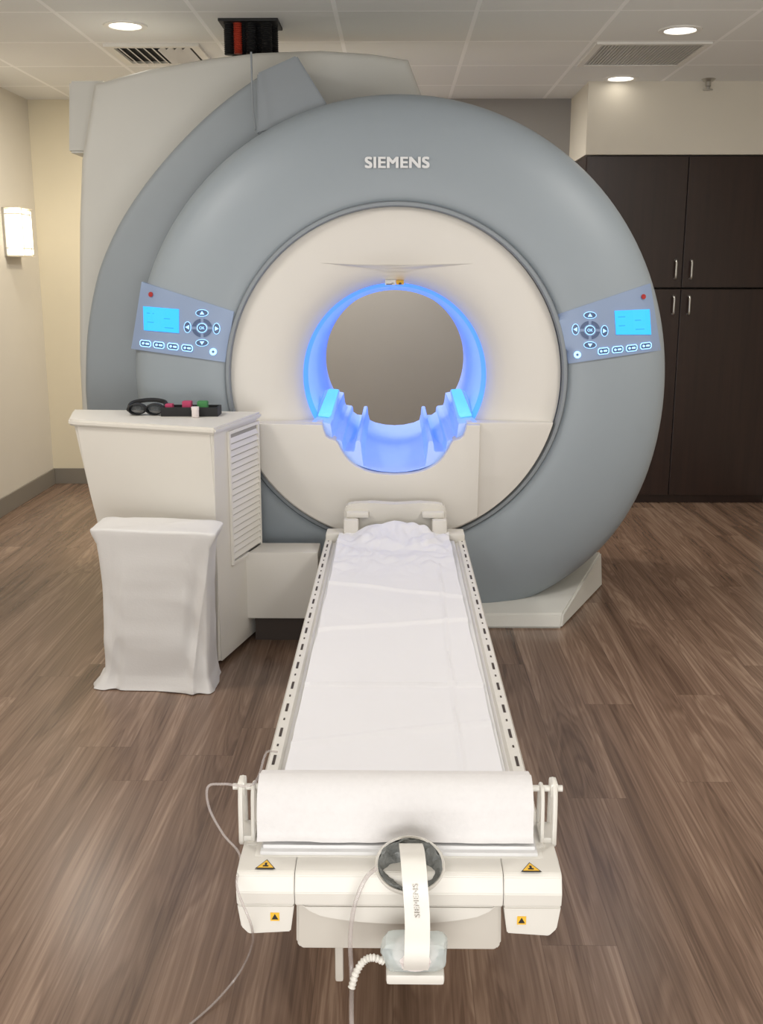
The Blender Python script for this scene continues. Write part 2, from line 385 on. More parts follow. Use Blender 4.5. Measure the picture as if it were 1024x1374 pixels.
# ------------------------------------------------------------------ MRI scanner
S = thing('mri_scanner', (0, 4.8, 0), 'large ring shaped grey and white scanner with blue lit bore', 'MRI scanner')
RX, RZ = .012, 1.03
RP = [(.70, 4.60), (.684, 4.32), (.684, 4.262), (.692, 4.246), (.71, 4.238), (.75, 4.232), (.82, 4.231), (.90, 4.238), (.97, 4.252), (1.03, 4.275), (1.065, 4.30),
      (1.09, 4.33), (1.105, 4.37), (1.112, 4.42), (1.11, 4.47), (1.10, 4.6), (1.085, 4.86)]
def rfn(r, a):
    w = max(0, (r-.72)/.38); d = (math.degrees(a)+180) % 360-180
    return r+w*(.045*math.exp(-((d+36)/26)**2))-w*.012*math.exp(-((abs(d)-180)/40)**2)
def yring(r):
    q = RP[2:12]
    for (r0, a), (r1, b) in zip(q, q[1:]):
        if r0 <= r <= r1 and r1 > r0: return a+(b-a)*(r-r0)/(r1-r0)
    return 4.33 if r > 1 else 4.24
obj('ring_cover', lathe(RP, (RX, 0, RZ), 'Y', 160, fn=rfn, zmin=.03), m_ring, S, ang=50)
obj('trim_ring', lathe([(.672, 4.275), (.672, 4.238), (.677, 4.232), (.689, 4.232), (.694, 4.238), (.694, 4.26)], (RX*.5, 0, RZ), 'Y', 128), m_trim, S)
FP = [(.68, 4.29), (.674, 4.262), (.66, 4.256), (.60, 4.262), (.52, 4.272), (.46, 4.285), (.42, 4.302), (.398, 4.325), (.385, 4.345), (.380, 4.36)]
obj('front_funnel', lathe(FP, (0, 0, RZ), 'Y', 128), m_white, S)
obj('bore_light', lathe([(.380, 4.36), (.374, 4.385), (.366, 4.43)], (0, 0, RZ), 'Y', 96), m_led, S)
def RB(y):
    q = [(4.20, .386), (4.36, .380), (4.43, .366), (4.50, .354), (4.6, .348), (5.3, .346), (5.42, .36)]
    for (a, r0), (b, r1) in zip(q, q[1:]):
        if a <= y <= b: return r0+(r1-r0)*(y-a)/(b-a)
    return .36
obj('bore_liner', lathe([(.366, 4.43), (.354, 4.50), (.348, 4.6), (.346, 5.3), (.36, 5.42)], (0, 0, RZ), 'Y', 96), m_bore, S)
# brow crease above the bore and sticker
def fY(px, py):
    Y = 4.27
    for _ in range(4):
        P = at(px, py, Y); r = math.hypot(P.x, P.z-RZ)
        for (r0, a), (r1, b) in zip(FP[1:], FP[2:]):
            if r1 <= r <= r0: Y = b+(a-b)*(r-r1)/(r0-r1)
    return Y
def fpt(px, py, off): return at(px, py, fY(px, py)-off)
bm = bmesh.new()
top = [(430, 352), (470, 355), (505, 356), (555, 356), (590, 355), (635, 353)]
bot = [(635, 353.6), (592, 358), (558, 360.5), (545, 364), (520, 364), (502, 360.5), (468, 358), (430, 352.6)]
a = [fpt(x, y, .010 if 440 < x < 630 else .001) for x, y in top]; b = [fpt(x, y, .004 if 500 < x < 560 else .001) for x, y in bot]
add_prism(bm, a+b, (0, .012, 0))
obj('laser_brow', bm, m_white, S, False)
bm = bmesh.new()
def fr(px0, px1, py0, py1, off): return [fpt(px0, py0, off), fpt(px1, py0, off), fpt(px1, py1, off), fpt(px0, py1, off)]
add_prism(bm, fr(517, 531, 375.5, 382.5, .003), (0, .006, 0), 0)
add_prism(bm, fr(531.5, 542, 376, 382, .003), (0, .006, 0), 1)
for k in range(3): add_prism(bm, fr(518.5, 530-k*2, 377+k*1.9, 377.9+k*1.9, .004), (0, .003, 0), 2)
add_prism(bm, [fpt(535, 381, .004), fpt(539, 381, .004), fpt(537, 377, .004)], (0, .003, 0), 2)
obj('warning_sticker', bm, [m_silver, m_yellow, m_ink], S, False)
# lower front covers: straight shoulders, then a stepped notch that dips under the bore
def arc(r, a0, a1, n, cx=0): return [(cx+r*math.cos(math.radians(a0+(a1-a0)*i/n)), RZ+r*math.sin(math.radians(a0+(a1-a0)*i/n))) for i in range(n+1)]
a1 = math.degrees(math.asin(.174/.668))
def notch(d=0.0):
    h = [(.290, .856), (.284, .825), (.276, .806), (.262, .795), (.240, .789), (.228, .776), (.219, .756)]
    h += [(p.x, p.y) for p in catmull([Vector((.219, .756, 0)), Vector((.185, .707, 0)), Vector((.14, .675, 0)), Vector((.08, .655, 0)), Vector((0, .648, 0))], 5)][1:]
    h = [(x+d*(1 if x > .2 else .5), z-(d if x < .21 else 0)) for x, z in h]
    h[-1] = (0, h[-1][1])
    return h+[(-x, z) for x, z in h[:-1][::-1]]
plate('lower_front_cover', [arc(.668, 180+a1, 360-a1, 70)+notch(.005)], 4.215, 4.30, .004, m_white, S)
aa = math.degrees(math.acos(.346/.66))
nt = notch(.001); nt = [(x, min(z, .852)) for x, z in nt]
plate('dock_cover', [[p for p in arc(.655, 180+a1, 360-aa, 60)]+[(.346, .852)]+nt], 4.175, 4.22, .004, m_white, S)
obj('dock_column', box(-.24, .24, 4.13, 4.3, 0, .40, .015), m_white, S)
# cradle in the bore, blue light spill put into its colour and glow: a lofted trough whose floor follows the bore bottom
def gsec(y):
    R = RB(y)-.004
    fl = lambda x: RZ-math.sqrt(R*R-x*x)
    h = [(0, fl(0)), (.05, fl(.05)), (.10, fl(.10)), (.128, fl(.128)+.003), (.136, .735), (.139, .772), (.143, .778), (.155, .778), (.159, .772), (.163, .738), (.169, .732), (.205, .734), (.212, .745), (.216, .774), (.222, .780), (.25, .784), (.256, .80), (.262, .848)]
    e = math.sqrt(R*R-(RZ-.852)**2)
    h += [(min(.30, e-.002), .855), (e, .857)]
    ang0 = math.degrees(math.atan2(RZ-.857, e))
    u = [((R+.003)*math.cos(math.radians(-q)), RZ+(R+.003)*math.sin(math.radians(-q))) for q in [ang0+(90-ang0)*k/6 for k in range(1, 7)]]
    u[-1] = (0, RZ-R-.003)
    right = h+u
    left = [(-x, z) for x, z in (h[1:]+u[:-1])[::-1]]
    return [Vector((x, y, z)) for x, z in right+left], len(h)
bm = bmesh.new(); secs = []
for y in (4.235, 4.30, 4.37, 4.43, 4.5, 4.6, 4.9, 5.3, 5.38):
    pts, nh = gsec(y); secs.append([bm.verts.new(p) for p in pts])
for p, q in zip(secs, secs[1:]):
    for i in range(len(p)): bm.faces.new((p[i], p[(i+1) % len(p)], q[(i+1) % len(p)], q[i]))
f0 = secs[0]; nn_ = len(f0); R0 = RB(4.235)-.001
def below(v):
    x = v.co.x; return bm.verts.new((x, 4.2352, min(v.co.z-.001, RZ-math.sqrt(max(0, R0*R0-x*x)))))
topl = [f0[i] for i in range(nh)]; topr = [f0[0]]+[f0[nn_-i] for i in range(1, nh)]
for seq in (topl, topr):
    lo = [below(v) for v in seq]
    for i in range(len(seq)-1): bm.faces.new((seq[i], seq[i+1], lo[i+1], lo[i]))
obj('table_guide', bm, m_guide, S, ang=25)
for s in (-1, 1):
    mx = lambda x: x if s < 0 else 1060-x
    q = [at(mx(442), 521, 4.56), at(mx(455), 522, 4.55), at(mx(445), 556, 4.37), at(mx(429), 554, 4.38)]
    obj('lit_side_pad', prism(q, (s*.010, .0, -.015), .003), m_bluepad, S)
    q = [at(mx(439), 518, 4.57), at(mx(458), 519, 4.56), at(mx(448), 563, 4.36), at(mx(425), 560, 4.37)]
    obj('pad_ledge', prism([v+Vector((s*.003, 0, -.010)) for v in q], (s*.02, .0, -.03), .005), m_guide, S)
# crescent rear cover
outer = [(150, 700), (122, 600), (114, 540), (113, 500), (116, 440), (129, 370), (152, 312), (182, 262), (219, 214), (262, 168), (302, 133), (345, 102), (372, 87), (400, 76)]
YC = 4.52
o3 = catmull([at(x, y, YC) for x, y in outer], 6)
inn = [(437, 150), (340, 200), (250, 300), (215, 420), (215, 560), (260, 700)]
i3 = catmull([at(x, y, YC) for x, y in inn], 5)
plate('crescent_cover', [[(p.x, p.z) for p in o3+i3]], YC, 4.88, .03, m_ring2, S)
pts = [at(x, y, 4.44) for x, y in ((345, 98), (398, 74), (440, 142), (420, 160), (345, 180))]
obj('crescent_end_cap', prism(pts, (0, .1, 0), .006), m_trim, S)
# magnet housing
hs = [(150, 760), (112, 600), (106, 480), (106, 300), (109, 215), (126, 112), (200, 92), (280, 78), (345, 70), (430, 67), (500, 72), (548, 80), (566, 128), (690, 200), (800, 330), (840, 480), (830, 620), (770, 730), (700, 770)]
plate('magnet_housing', [[(at(x, y, 4.88).x, max(.02, at(x, y, 4.88).z)) for x, y in hs], arc(.37, 0, 354, 59)], 4.87, 5.42, .03, m_body, S)
pb = [at(x, y, 5.0) for x, y in ((92, 108), (140, 108), (140, 205), (92, 205))]
obj('side_box', prism(pb, (0, .3, 0), .01), m_body, S)
obj('guide_rod', tube([at(337, 70, 4.40), at(338, 110, 4.38), at(340, 150, 4.36), at(343, 174, 4.31)], .004, 8), m_trim, S)
# foot
bm = bmesh.new()
b_ = [(.30, 4.15, 0), (.70, 4.15, 0), (.99, 4.77, 0), (.30, 4.77, 0)]; tp = [(.30, 4.17, .055), (.71, 4.17, .06), (.985, 4.80, .16), (.30, 4.80, .16)]
vb = [bm.verts.new(v) for v in b_]; vt = [bm.verts.new(v) for v in tp]
bm.faces.new(vb[::-1]); bm.faces.new(vt)
for i in range(4): bm.faces.new((vb[i], vb[(i+1) % 4], vt[(i+1) % 4], vt[i]))
bmesh.ops.bevel(bm, geom=bm.edges[:], offset=.008, segments=2, affect='EDGES')
obj('base_foot', bm, m_body, S)
# lettering
me = text_mesh('SIEMENS', .250, .044, .004, .0023)
P = at(533, 218, 4.228); me.transform(Matrix.Translation((P.x, 4.229, P.z)))
link('lettering', me, m_silver, S, False)
# control panels
def sp(px, py, off):
    Y = 4.24
    for _ in range(12):
        P = at(px, py, Y); Y = .5*Y+.5*(yring(math.hypot(P.x-RX, P.z-RZ))-off)
    return at(px, py, Y)
def sprism(bm, poly, off, mi=0, th=.006): add_prism(bm, [sp(x, y, off) for x, y in poly], (0, th, 0), mi)
def sgrid(bm, quad, off, depth, N=10):
    A, B, D, E = [Vector(c) for c in quad]; t = bmesh.new(); g = []
    for i in range(N+1):
        row = []
        for j in range(N+1):
            q = (A*(1-i/N)+B*(i/N))*(1-j/N)+(E*(1-i/N)+D*(i/N))*(j/N)
            row.append(t.verts.new(sp(q.x, q.y, off)))
        g.append(row)
    for i in range(N):
        for j in range(N): t.faces.new((g[i][j], g[i+1][j], g[i+1][j+1], g[i][j+1]))
    bd = [e for e in t.edges if len(e.link_faces) == 1]
    ex = bmesh.ops.extrude_edge_only(t, edges=bd)
    for v in ex['geom']:
        if isinstance(v, bmesh.types.BMVert): v.co.y += depth
    merge(bm, t)
def ell(cx, cy, rx, ry, n=18, a0=0, a1=360):
    k = n if a1-a0 == 360 else n+1
    return [(cx+rx*math.cos(math.radians(a0+(a1-a0)*i/n)), cy+ry*math.sin(math.radians(a0+(a1-a0)*i/n))) for i in range(k)]
def rrect(cx, cy, w, h, sk=0): return [(cx+x*w/2, cy+y*h/2+sk*x*w/2) for x, y in ((-1, -.5), (-.75, -1), (.75, -1), (1, -.5), (1, .5), (.75, 1), (-.75, 1), (-1, .5))]
def control_panel(cor, screen, led, pad, rows, power, sk):
    bm = bmesh.new(); sgrid(bm, cor, .006, .03, 16)
    p = obj('control_panel', bm, m_panel, S)
    bm = bmesh.new(); sgrid(bm, screen, .0095, .006, 8)
    (ax, ay), (bx, by), (cx, cy), (dx, dy) = screen
    for k, (u0, u1, v) in enumerate(((.1, .3, .25), (.58, .75, .42), (.12, .3, .62), (.6, .85, .8))):
        P = lambda u, v: (ax+(bx-ax)*u, ay+(dy-ay)*v+(by-ay)*u)
        sprism(bm, [P(u0, v), P(u1, v), P(u1, v+.035), P(u0, v+.035)], .0105, 1, .002)
    obj('screen', bm, [m_screen, m_screen2], p, False)
    bm = bmesh.new(); sprism(bm, ell(*led, 3.0, 3.4), .011); obj('indicator_light', bm, m_red, p)
    x, y = pad
    for (dx_, dy_) in ((0, -20), (0, 20), (-19.5, -1), (19.5, 1)):
        bm = bmesh.new()
        rx, ry = (8.6, 4.8) if dx_ == 0 else (4.8, 7.6)
        sprism(bm, ell(x+dx_, y+dy_, rx, ry), .0095, 0); sprism(bm, ell(x+dx_, y+dy_, rx-.6, ry-.6), .0102, 1, .003)
        ux, uy = (dx_/20, dy_/20); X, Y = x+dx_, y+dy_
        sprism(bm, [(X+ux*3, Y+uy*2.6), (X-ux*2.2-uy*3, Y-uy*2+ux*3), (X-ux*2.2+uy*3, Y-uy*2-ux*3)], .0116, 0, .002)
        obj('arrow_button', bm, [m_glow, m_btn], p, False)
    for a in (45, 135, 225, 315):
        bm = bmesh.new(); sprism(bm, ell(x, y, 13.5, 12.5, 10, a-36, a+36)+ell(x, y, 8.5, 8, 10, a-32, a+32)[::-1], .009)
        obj('ring_key', bm, m_btn, p, False)
    bm = bmesh.new(); sprism(bm, ell(x, y, 6.8, 6.4), .010); sprism(bm, ell(x, y, 6.0, 5.6), .0108, 1, .003)
    ob = obj('ok_button', bm, [m_glow, m_btn], p, False)
    me = text_mesh('OK', .021, .011, .0006, 0); P = sp(x, y, .0118)
    km = ob.data; b2 = bmesh.new(); b2.from_mesh(km); me.transform(Matrix.Translation(P-W[ob])); b2.from_mesh(me); b2.to_mesh(km); b2.free()
    for i, (bx_, by_) in enumerate(rows):
        bm = bmesh.new(); sprism(bm, rrect(bx_, by_, 15, 9, sk), .010); sprism(bm, rrect(bx_, by_, 13.2, 7.0, sk), .0108, 1, .003)
        sprism(bm, ell(bx_-3, by_-3*sk, 1.7, 1.7, 8), .0116, 0, .002); sprism(bm, rrect(bx_+2.6, by_+2.6*sk, 5, 2.4, sk), .0116, 0, .002)
        obj('function_button', bm, [m_glow, m_btn], p, False)
    bm = bmesh.new(); sprism(bm, ell(*power, 4.8, 4.8), .010); sprism(bm, ell(*power, 1.8, 1.8), .0108, 1, .003); obj('power_button', bm, [m_glow, m_btn], p, False)
    return p
control_panel([(190, 378), (314, 418), (302, 486), (176, 468)], [(192, 411), (240, 415), (240, 447), (193, 443)], (202, 395), (271, 440), [(195, 461), (213, 463), (232, 465), (251, 467)], (286, 472), .11)
control_panel([(748, 422), (873, 380), (887, 470), (763, 488)], [(825, 417), (872, 415), (874, 449), (827, 449)], (864, 398), (792, 443), [(810, 471), (829, 469), (848, 467), (867, 464)], (775, 476), -.11)
# ------------------------------------------------------------------ side cabinet beside the table
K = thing('equipment_pedestal', (-.9, 3.95, 0), 'tall white equipment pedestal with louvred side standing left of the scanner', 'equipment cabinet')
def loop(z, lx):
    return [(-.652, 3.70, z), (-1.21+lx, 3.90, z), (-1.29+lx, 4.19, z), (-.545, 4.13, z)]
bm = bmesh.new(); rows = [[bm.verts.new(p) for p in loop(z, l)] for z, l in ((.02, .14), (.35, .095), (.62, .045), (.885, 0))]
for a, b in zip(rows, rows[1:]):
    for i in range(4): bm.faces.new((a[i], a[(i+1) % 4], b[(i+1) % 4], b[i]))
bm.faces.new(rows[0][::-1]); bm.faces.new(rows[-1])
bmesh.ops.bevel(bm, geom=[e for e in bm.edges if abs(e.verts[0].co.z-e.verts[1].co.z) > .1], offset=.012, segments=3, affect='EDGES')
obj('body', bm, m_cab, K)
tp = [(-.640, 3.685, .886), (-1.20, 3.885, .886), (-1.235, 3.91, .886), (-1.305, 4.205, .886), (-.53, 4.14, .886)]
obj('top', prism(tp, (0, 0, .024), .007), m_cab, K)
A = Vector((-.652, 3.70, 0)); D = Vector((-.545, 4.13, 0)); d = (D-A).normalized(); nn = Vector((d.y, -d.x, 0)); L = (D-A).length
def side(s, o, z): return A+d*s+nn*o+Vector((0, 0, z))
bm = bmesh.new()
s0, s1, z0, z1 = .14, L-.025, .375, .865
add_prism(bm, [side(s0, .001, z0), side(s1, .001, z0), side(s1, .001, z1), side(s0, .001, z1)], nn*.002)
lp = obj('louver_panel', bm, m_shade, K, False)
bm = bmesh.new(); N = 19
for i in range(N):
    z = z0+.012+i*(z1-z0-.02)/N
    add_prism(bm, [side(s0, .003, z+.016), side(s1, .003, z+.016), side(s1, .010, z), side(s0, .010, z)], (0, 0, -.003))
for sa, sb, za, zb in ((s0-.012, s0, z0-.012, z1+.012), (s1, s1+.012, z0-.012, z1+.012), (s0, s1, z0-.012, z0), (s0, s1, z1, z1+.012)):
    add_prism(bm, [side(sa, .001, za), side(sb, .001, za), side(sb, .001, zb), side(sa, .001, zb)], nn*.0095)
obj('slats', bm, m_louver, lp, False)
obj('service_arm', box(-.60, -.30, 3.97, 4.125, .10, .375, .008), m_cab, K)
obj('arm_plinth', box(-.56, -.30, 4.0, 4.12, .0, .1), m_slot, K, False)
# ------------------------------------------------------------------ sheet draped over a bin in front of pedestal
lvk = [(0.0, .206, .116, 1.0), (.003, .208, .118, 1.0), (.015, .202, .114, 1.0), (.05, .193, .107, 1), (.14, .189, .102, .95), (.26, .189, .099, .9), (.38, .191, .097, .85), (.48, .197, .098, .7), (.55, .206, .10, .4), (.576, .210, .101, .2), (.582, .2095, .1005, .1), (.5845, .207, .098, .06), (.585, .17, .08, .05), (.5855, .09, .04, .05), (.5856, .01, .005, .05)]
lv = []
for q0, q1 in zip(lvk, lvk[1:]):
    ns_ = max(1, int((q1[0]-q0[0])/.01))
    for i in range(ns_): lv.append(tuple(a+(b-a)*i/ns_ for a, b in zip(q0, q1)))
lv.append(lvk[-1])
cx0, cy0 = -.835, 3.565; N = 280; rows = []
bm = bmesh.new()
def ridge(v): return (1-abs(v)*2.2)
for z, hw, hd, am in lv:
    row = []
    for k in range(N):
        a = 2*PI*k/N; e = .17
        ca, sa = math.cos(a), math.sin(a)
        x = hw*math.copysign(abs(ca)**e, ca); y = hd*math.copysign(abs(sa)**e, sa)
        q = x*1.0+y*.7
        n1 = noise.noise(Vector((q*12+z*1.4, y*3, z*1.0))); n2 = ridge(noise.noise(Vector((q*15-z*2.8, y*5, z*1.0+7))))
        n3 = ridge(noise.noise(Vector((q*9+z*5, y*5, z*1.8+31)))); n4 = noise.noise(Vector((x*24+z*7, y*16, z*10+20)))
        f = am*(.018*n1+.012*n2+.009*max(0, n3)+.0035*n4-.009)*(.75+.5*(1-z/.58))
        x += f*ca*.5; y += f*(sa if abs(sa) > .25 else sa*.5)*1.25
        zz = z
        cor = max(0, abs(x)/hw-.86)/.14
        if z > .53: x += math.copysign(.016*cor*min(1, (z-.53)/.04), x); zz -= .003*cor
        if z > .57: zz += .005*noise.noise(Vector((x*14, y*14, 2)))
        if z < .06:
            f2 = (.06-z)/.06; x += f2*(.020*noise.noise(Vector((x*20, y*20, 1)))-.026*max(0, -ca)); y -= f2*.026*max(0, noise.noise(Vector((x*14, 1, 9))))
            zz += f2*.012*max(0, noise.noise(Vector((x*11, y*11, 13)))-.05)
        x += -.012*(1-z/.58)
        row.append(bm.verts.new((cx0+x, cy0+y-.025*(x/.2), max(.001, zz))))
    rows.append(row)
for a, b in zip(rows, rows[1:]):
    for k in range(N): bm.faces.new((a[k], a[(k+1) % N], b[(k+1) % N], b[k]))
bm.faces.new(rows[-1]); bm.faces.new(rows[0][::-1])
tag(obj('draped_sheet', bm, m_cloth, None, True, 50), 'wrinkled white sheet draped to the floor over a low bin before the pedestal', 'sheet')
# ------------------------------------------------------------------ things on the pedestal
ZT = .911
t = thing('supply_tray', (-.79, 4.03, ZT), 'long black tray holding coloured foam pieces on the pedestal top', 'tray')
bm = bmesh.new(); add_box(bm, -.9, -.68, 3.99, 4.08, ZT, ZT+.008)
for a in ((-.9, -.68, 3.99, 3.996), (-.9, -.68, 4.074, 4.08), (-.9, -.894, 3.996, 4.074), (-.686, -.68, 3.996, 4.074)): add_box(bm, *a, ZT+.008, ZT+.034)
obj('tray_body', bm, m_black, t, False)
def block(name, x, y, w, h, m, label, cat):
    tag(obj(name, box(x-w/2, x+w/2, y-.018, y+.018, ZT+.0085, ZT+.0085+h, .005), m, None), label, cat)
block('foam_block', -.875, 4.035, .03, .035, m_pink, 'small pink foam piece at the left end of the black tray', 'foam piece')
block('foam_block', -.805, 4.035, .036, .046, m_pink, 'pink foam piece beside the green one in the black tray', 'foam piece')
block('foam_block', -.745, 4.035, .04, .046, m_green, 'green foam piece in the black tray', 'foam piece')
tag(obj('specimen_jar', lathe([(.001, ZT), (.013, ZT), (.014, ZT+.005), (.014, ZT+.027), (.015, ZT+.028), (.015, ZT+.04), (.001, ZT+.041)], (-.762, 3.965, 0), n=20), m_wht), 'tiny pinkish white jar standing in front of the black tray', 'jar')
t = thing('goggles', (-.965, 4.04, ZT), 'dark smoky goggles with a black strap lying left of the tray', 'goggles')
for s in (-1, 1):
    bm = lathe([(.030, -.02), (.036, -.016), (.036, .012), (.030, .012)], (-.965+s*.034, 4.03, ZT+.032), 'Y', 24, closed=True)
    for v in bm.verts: v.co.z = ZT+.001+(v.co.z-ZT+.004)*.62
    obj('rim', bm, m_black, t)
    bm = lathe([(.001, -.012), (.02, -.01), (.031, 0)], (-.965+s*.034, 4.03, ZT+.032), 'Y', 24)
    for v in bm.verts: v.co.z = ZT+.001+(v.co.z-ZT+.004)*.62
    obj('eye_lens', bm, m_smoke, t)
obj('strap', tube([(-1.034, 4.03, ZT+.02), (-1.03, 4.09, ZT+.04), (-.965, 4.12, ZT+.048), (-.905, 4.1, ZT+.04), (-.897, 4.03, ZT+.02)], .009, 8, 6), m_black, t)
# ------------------------------------------------------------------ patient table
T = thing('patient_table', (0, 2.9, 0), 'long lowered white patient table with slotted side rails leading to the scanner', 'patient table')
TX = .004; Y0, Y1 = 1.72, 4.10
obj('table_base', box(TX-.17, TX+.17, 2.35, 3.95, 0, .25, .02), m_tbl2, T)
obj('carriage', box(TX-.2, TX+.2, 1.82, 4.1, .235, .375, .02), m_tbl2, T)
obj('tabletop', box(TX-.24, TX+.24, Y0+.05, Y1, .365, .408, .012), m_tbl, T)
for s in (-1, 1):
    bm = bmesh.new()
    pr = [(.236, .37), (.262, .362), (.278, .38), (.28, .408), (.274, .42), (.250, .42), (.244, .412), (.236, .41)]
    add_prism(bm, [(TX+s*x, Y0+.02, z) for x, z in pr], (0, Y1-Y0-.02, 0))
    n_s = 30
    for i in range(n_s):
        y = Y0+.2+i*(Y1-Y0-.28)/n_s
        if i % 2 == 0: add_box(bm, TX+s*.263-.003, TX+s*.263+.003, y, y+.045, .4195, .4212, 1)
        else: add_box(bm, TX+s*.263-.002, TX+s*.263+.002, y+.02, y+.03, .4195, .4212, 1)
    obj('side_rail', bm, [m_tbl, m_slot], T, ang=30)
obj('mattress_pad', box(TX-.234, TX+.234, 1.86, 3.98, .406, .424, .007), m_pad, T)
bm = bmesh.new()
hr = [(-.205, .41), (-.205, .52), (-.195, .545), (-.17, .553), (-.1, .556), (0, .55), (.1, .556), (.17, .553), (.195, .545), (.205, .52), (.205, .41)]
add_prism(bm, [(TX+x, 4.06, z) for x, z in hr], (0, .05, 0), 0, .006)
for s in (-1, 1):
    add_box(bm, TX+s*.175-.03, TX+s*.175+.03, 4.0, 4.07, .42, .5, 0, .01)
    add_box(bm, TX+s*.15-.045, TX+s*.15+.045, 4.03, 4.07, .50, .525, 0, .008)
    add_box(bm, TX+s*.24-.035, TX+s*.24+.035, 3.99, 4.09, .41, .445, 0, .008)
obj('head_rest', bm, m_tbl, T)
# foot end
FX = .01
obj('foot_deck', box(FX-.262, FX+.262, 1.70, 1.86, .395, .4205, .004), m_tbl, T)
bm = bmesh.new()
for i, (y, z) in enumerate(((1.704, .427), (1.715, .434), (1.727, .441))):
    add_box(bm, FX-.252+.004*i, FX+.252-.004*i, y, 1.80, .412, z, 0, .003)
obj('ridged_step', bm, m_pad, T)
pf = [(1.70, .352), (1.650, .354), (1.643, .360), (1.640, .385), (1.650, .412), (1.657, .417), (1.70, .419), (1.80, .416), (1.80, .36)]
for xa, xb in ((FX-.287, FX-.185), (FX-.1838, FX+.1838), (FX+.185, FX+.287)):
    obj('end_panel', prism([(xa, y, z) for y, z in pf], (xb-xa, 0, 0), .0015), m_tbl, T, ang=25)
obj('seam_backing', box(FX-.27, FX+.27, 1.66, 1.79, .356, .41), m_slot, T, False)
for s in (-1, 1):
    pf2 = [(FX+s*.186, .3555), (FX+s*.287, .3555), (FX+s*.281, .312), (FX+s*.268, .298), (FX+s*.193, .303)]
    obj('corner_block', prism([(x, 1.646, z) for x, z in pf2], (0, .14, 0), .002), m_tbl, T, ang=25)
c0 = [(-.184, .351), (.184, .351), (.186, .262), (.178, .25), (-.178, .25), (-.186, .262)]
obj('lower_skirt', prism([(FX+x, 1.672, z) for x, z in c0], (0, .13, 0), .004), m_tbl2, T, ang=25)
bm = bmesh.new()
sc = [(-.175, .352)]+[(-.175+.35*i/20, .350-.034*math.sin(PI*i/20)**.5) for i in range(1, 20)]+[(.175, .352)]
add_prism(bm, [(FX+x, 1.653, z) for x, z in sc], (0, .025, 0), 0, .003)
obj('grip_lip', bm, m_tbl, T, ang=50)
obj('release_lever', box(-.108, -.092, 1.70, 1.72, .16, .25, .005), m_tbl2, T)
for (px, py) in ((357, 1160), (712, 1164)):
    P = atz(px, py, .4195); bm = bmesh.new()
    def tri(s, z): return [(P.x-s, P.y-s*.75, z), (P.x+s, P.y-s*.75, z), (P.x, P.y+s*.9, z)]
    add_prism(bm, tri(.018, .4192), (0, 0, .0008), 1); add_prism(bm, tri(.0145, .4197), (0, 0, .0008), 0)
    add_box(bm, P.x-.005, P.x+.005, P.y-.008, P.y-.004, .4202, .4209, 1); add_box(bm, P.x-.002, P.x+.002, P.y-.005, P.y+.004, .4202, .4209, 1)
    obj('warning_triangle', bm, [m_yellow, m_ink], T, False)
for (px, py) in ((369, 1230), (700, 1235)):
    P = at(px, py, 1.6455); bm = bmesh.new()
    add_box(bm, P.x-.008, P.x+.008, 1.6448, 1.6465, P.z-.008, P.z+.008, 0)
    add_prism(bm, [(P.x-.006, 1.6445, P.z-.005), (P.x+.006, 1.6445, P.z-.005), (P.x, 1.6445, P.z+.006)], (0, .001, 0), 1)
    obj('warning_sticker', bm, [m_yellow, m_ink], T, False)
RY, RZR = 1.785, .513
for s, bx in ((-1, -.283), (1, .298)):
    bm = bmesh.new()
    add_tube(bm, [(bx, RY-.03, .415), (bx, RY-.026, .50), (bx, RY-.012, RZR+.012), (bx, RY+.012, RZR+.012), (bx, RY+.026, .50), (bx, RY+.03, .415)], .005, 8, 0, 5)
    bx2 = bx-s*.022
    add_tube(bm, [(bx2, RY-.03, .415), (bx2, RY-.02, RZR-.01), (bx2, RY, RZR+.004), (bx2, RY+.02, RZR-.01), (bx2, RY+.03, .415)], .004, 8, 0, 5)
    add_box(bm, min(bx, bx2)-.004, max(bx, bx2)+.004, RY-.03, RY+.03, .41, .428, 0, .002)
    add_box(bm, bx-.007, bx+.007, RY-.016, RY+.016, RZR-.012, RZR+.016, 0, .004)
    obj('roll_bracket', bm, m_tbl, T)
# ------------------------------------------------------------------ paper roll
Rr = thing('paper_roll', (0, 1.79, .424), 'white exam paper roll on a rod at table foot, sheet pulled over the pad', 'paper roll')
obj('roll_rod', tube([(-.30, RY, RZR), (.315, RY, RZR)], .006, 12), m_tbl, Rr)
RH = .252
prof = [(.012, -RH), (.052, -RH), (.0545, -RH+.002), (.055, -.1), (.0547, .1), (.055, RH-.002), (.052, RH), (.012, RH)]
RC = (TX-.001, RY, .486)
bm = bmesh.new(); add_lathe(bm, prof, RC, 'X', 64)
obj('roll', bm, m_roll, Rr)
# loose outer layer hanging off the front of the roll onto the deck
tail = [(RY+.0575*math.cos(a), .486+.0575*math.sin(a)) for a in [math.radians(96+i*6) for i in range(15)]]+[(RY-.0595, .474), (RY-.060, .462), (RY-.061, .454), (RY-.0625, .4475), (RY-.066, .4435), (RY-.070, .4400)]
bm = bmesh.new(); g = []
for i in range(81):
    x = RC[0]-RH+2*RH*i/80; row = []
    for k, (y, z) in enumerate(tail):
        w_ = min(1, max(0, (k-8)/8))
        y2 = y-w_*(.004*max(-.3, noise.noise(Vector((x*11, z*14, 0))))+.002*noise.noise(Vector((x*34, z*30, 4))))
        row.append(bm.verts.new((x, y2, z+(.003*noise.noise(Vector((x*9, 3, 1))) if k > 18 else 0))))
    g.append(row)
for a, b in zip(g, g[1:]):
    for k in range(len(tail)-1): bm.faces.new((a[k], b[k], b[k+1], a[k+1]))
obj('loose_tail', bm, m_roll, Rr, True, 60)
bm = bmesh.new(); NX, NY = 80, 320; g = []
